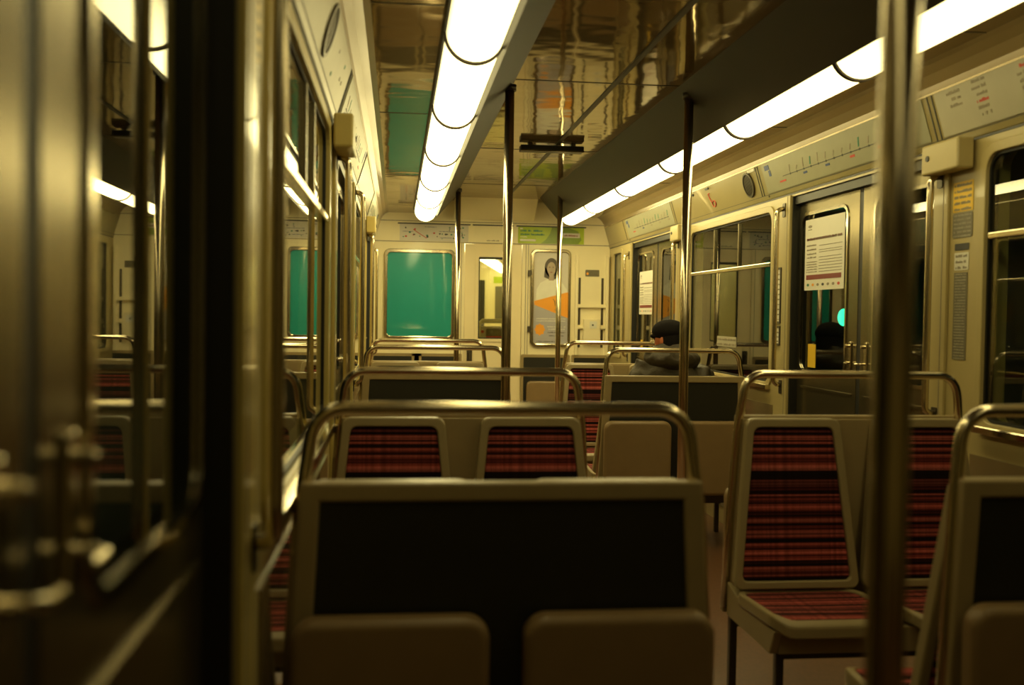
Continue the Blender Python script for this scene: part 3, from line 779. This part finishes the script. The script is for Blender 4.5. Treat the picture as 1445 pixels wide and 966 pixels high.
# body: one continuous figure (hips, spine, neck, arms with hands in the lap, legs with feet)
V = [(0, .10, .53), (0, .06, .68), (0, .04, .85), (0, .05, 1.00), (0, .07, 1.09), (0, .085, 1.16)]
Rr = [(.14, .11), (.13, .10), (.15, .10), (.16, .09), (.06, .055), (.05, .05)]
Ed = [(0, 1), (1, 2), (2, 3), (3, 4), (4, 5)]
for sx in (-1, 1):
    k = len(V)
    V += [(sx*.17, .05, 1.015), (sx*.22, .10, .77), (sx*.14, .32, .66), (sx*.06, .40, .64)]
    Rr += [.055, .045, .036, .026]; Ed += [(3, k), (k, k+1), (k+1, k+2), (k+2, k+3)]
    for q, (dx, L_) in enumerate(((-.025, .075), (-.008, .085), (.010, .080), (.026, .065))):
        j = len(V); V += [(sx*.06+dx-sx*.015, .425, .635), (sx*.06+dx-sx*.03, .43+L_*.6, .625), (sx*.06+dx-sx*.035, .43+L_, .605)]
        Rr += [.010, .009, .008]; Ed += [(k+3, j), (j, j+1), (j+1, j+2)]
    j = len(V); V += [(sx*.03, .40, .655), (sx*.01, .425, .655)]; Rr += [.011, .009]; Ed += [(k+3, j), (j, j+1)]
    k = len(V)
    V += [(sx*.10, .12, .52), (sx*.12, .48, .53), (sx*.12, .50, .12), (sx*.12, .51, .06), (sx*.13, .62, .035)]
    Rr += [.085, .062, .045, .04, .032]; Ed += [(0, k), (k, k+1), (k+1, k+2), (k+2, k+3), (k+3, k+4)]
body = B(); add(body, skin_mesh('tmp', [W(v) for v in V], Ed, Rr))
HC = (PX-.012, PY+.075, 1.235); turn = math.radians(38)      # head turned to the left
def hf(x, y, z):          # x right, y forward (face) of the unit head
    f = max(0, y)
    yy = y*(1.0+.06*(z < -.2)) ; xx = x*(1-.22*max(0, -z)*1.1)
    nose = .20*math.exp(-((x/.16)**2))*math.exp(-(((z+.15)/.16)**2))*(y > .3)
    brow = .04*math.exp(-(((z-.12)/.08)**2))*f
    sock = -.07*math.exp(-(((abs(x)-.36)/.16)**2))*math.exp(-(((z)/.09)**2))*(y > .3)
    mouth = .05*math.exp(-((x/.30)**2))*math.exp(-(((z+.48)/.06)**2))*(y > .3) - .03*math.exp(-(((z+.42)/.03)**2))*f
    chin = .08*math.exp(-(((z+.85)/.2)**2))*f
    return (xx, yy+nose+brow+sock+mouth+chin, z)
def head_tf(pts):
    out = []
    for x, y, z in pts:
        X_ = x*math.cos(turn)-y*math.sin(turn); Y_ = x*math.sin(turn)+y*math.cos(turn)
        out.append((HC[0]+X_, HC[1]+Y_, HC[2]+z))
    return out
hb = B(); hb.ball((0, 0, 0), (.074, .092, .112), nu=40, nv=28, fn=hf)
for sx in (-1, 1): hb.ball((sx*.074, -.008, -.01), (.012, .020, .032), nu=12, nv=10)
k = len(body.v); body.v += head_tf(hb.v)
for f in hb.f: body.face([k+i for i in f])
body.build('body', M['skin'], person, smooth=True)
hair = B(); hair.ball((0, -.018, -.012), (.084, .095, .120), nu=32, nv=20, fn=lambda x, y, z: (x*(1-.15*(z < -.5)), min(y, .12), max(z, -.92)))
hair.v = head_tf(hair.v); hair.build('hair', M['cap'], person, smooth=True)
cp = B()
def capf(x, y, z):
    if z < 0: return (x*.96, y*.94, z*.75)
    return (x*(1-.04*z), y*(1-.02*z), z**.85)
cp.ball((0, .0, .045), (.094, .112, .082), nu=40, nv=20, fn=capf)
cp.ball((0, .072, .020), (.062, .058, .020), nu=24, nv=10)
cp.v = head_tf(cp.v); cp.build('cap', M['cap'], person, smooth=True)
# jacket
V = [(0, .09, .56), (0, .05, .70), (0, .03, .86), (0, .03, .985), (0, .055, 1.055)]
Rr = [(.17, .14), (.16, .13), (.18, .13), (.185, .115), (.10, .095)]
Ed = [(0, 1), (1, 2), (2, 3), (3, 4)]
for sx in (-1, 1):
    k = len(V); V += [(sx*.175, .04, 1.035), (sx*.255, .09, .80), (sx*.16, .29, .68)]
    Rr += [.088, .072, .055]; Ed += [(3, k), (k, k+1), (k+1, k+2)]
jk = B(); add(jk, skin_mesh('tmp', [W(v) for v in V], Ed, Rr, sub=3))
# hood lying bunched on the shoulders
jk.ball(W((0, .015, 1.115)), (.175, .105, .085), nu=48, nv=28)
jk.ball(W((0, .04, 1.155)), (.115, .105, .055), nu=40, nv=20)
for i, p in enumerate(jk.v):
    q = Vector(p); a = noise.noise(q*8.0)*.040 + noise.noise(q*19.0)*.020
    jk.v[i] = (q.x+a*.6*(1 if q.x > PX else -1), q.y-a, q.z+a*.8)
jk.build('jacket', M['jacket'], person, smooth=True)
tr = B(); V = [(0, .11, .53)]; Rr = [(.155, .095)]; Ed = []
for sx in (-1, 1):
    k = len(V); V += [(sx*.10, .14, .525), (sx*.12, .48, .53), (sx*.12, .50, .12)]; Rr += [.095, .075, .065]; Ed += [(0, k), (k, k+1), (k+1, k+2)]
add(tr, skin_mesh('tmp', [W(v) for v in V], Ed, Rr)); tr.build('trousers', M['trouser'], person, smooth=True)

person.scale = (1.08, 1.05, 1.03)
person.location.x += .03
# ---------------------------------------------------------------- the next car seen through the gangway window
NB = Matrix.Translation((1.02, YE+.35, 0)) @ Matrix.Rotation(math.radians(-10), 4, 'Z')
def nb_build(b, nm, m, parent=None, **k):
    b.v = [tuple(NB @ Vector(p)) for p in b.v]; return b.build(nm, m, parent, **k)
LN = 12.0
b = B(); b.box(-1.4, 1.3, 0, LN, -.05, 0); b.box(-1.4, 1.3, 0, LN, 2.75, 2.8); b.box(-1.45, -1.4, 0, LN, 0, 2.75); b.box(1.3, 1.35, 0, LN, 0, 2.75)
b.box(-1.4, 1.3, LN, LN+.05, 0, 2.75)
b.box(-1.4, -.45, -.02, .02, 0, 2.75); b.box(.35, 1.3, -.02, .02, 0, 2.75)
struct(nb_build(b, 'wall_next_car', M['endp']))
t = thing('strip_light', tuple(NB @ Vector((-.72, 5, 2.3))), 'strip light of the next car seen through the gangway window', 'light')
b = B(); b.prism([(-.72+.11*math.cos(math.radians(a)), 2.47+.11*math.sin(math.radians(a))) for a in range(0, -181, -12)], XZ(0), 2.0, 11.8); nb_build(b, 'diffuser', M['lamp'], t)
b = B(); b.prism([(-.86, 2.475), (-.58, 2.475), (-.52, 2.75), (-.92, 2.75)], XZ(0), 1.8, 11.85); nb_build(b, 'housing', M['cream'], t)
fd = lambda y: (lambda a, c, d: (a, y+d, c))
t = thing('double_bench', tuple(NB @ Vector((0, 1.6, 0))), 'pale bench back with a small red emblem behind the gangway window', 'bench')
b = B(); b.prism(rr(-.55, .5, .40, 1.27, .03), fd(1.6), 0, .05); nb_build(b, 'bench_panel', M['pale'], t, bevel=.01)
b = B(); b.prism(rr(-.19, .46, .80, 1.24, .02), fd(1.6), -.006, 0); b.prism(rr(-.19, .46, 1.11, 1.145, .005), fd(1.6), -.010, -.006, 1)
nb_build(b, 'panel_inset', [M['stgrey'], M['inkr']], t)
b = B(); b.prism(ell(-.235, 1.20, .022, .018), fd(1.6), -.006, 0); nb_build(b, 'red_emblem', M['inkr'], t)
b = B(); b.tube([(-.28, 1.58, .9), (-.28, 1.58, 1.29), (-.24, 1.58, 1.335), (.4, 1.58, 1.335), (.46, 1.58, 1.29), (.46, 1.58, .9)], .028); nb_build(b, 'handrail', M['white'], t)
for x in (-.52, .48):
    b = B(); b.box(x-.02, x+.02, 1.6, 1.65, 0, .42); nb_build(b, 'leg', M['leg'], t)
b = B(); b.prism(rr(-.92, -.55, 2.13, 2.28, .005), fd(LN-.012), 0, .01)
tag(nb_build(b, 'advert_strip', M['lime']), 'lime green strip deep inside the next car', 'poster')
b = B(); b.prism(rr(-.88, -.60, 1.30, 2.06, .02), fd(LN-.012), 0, .01)
tag(nb_build(b, 'wall_poster', M['stgrey']), 'dark poster under the lime strip deep inside the next car', 'poster')
b = B(); b.prism(rr(-1.24, -1.12, .2, 2.2, .02), fd(LN-.022), 0, .02)
struct(nb_build(b, 'door_8', M['dark']))
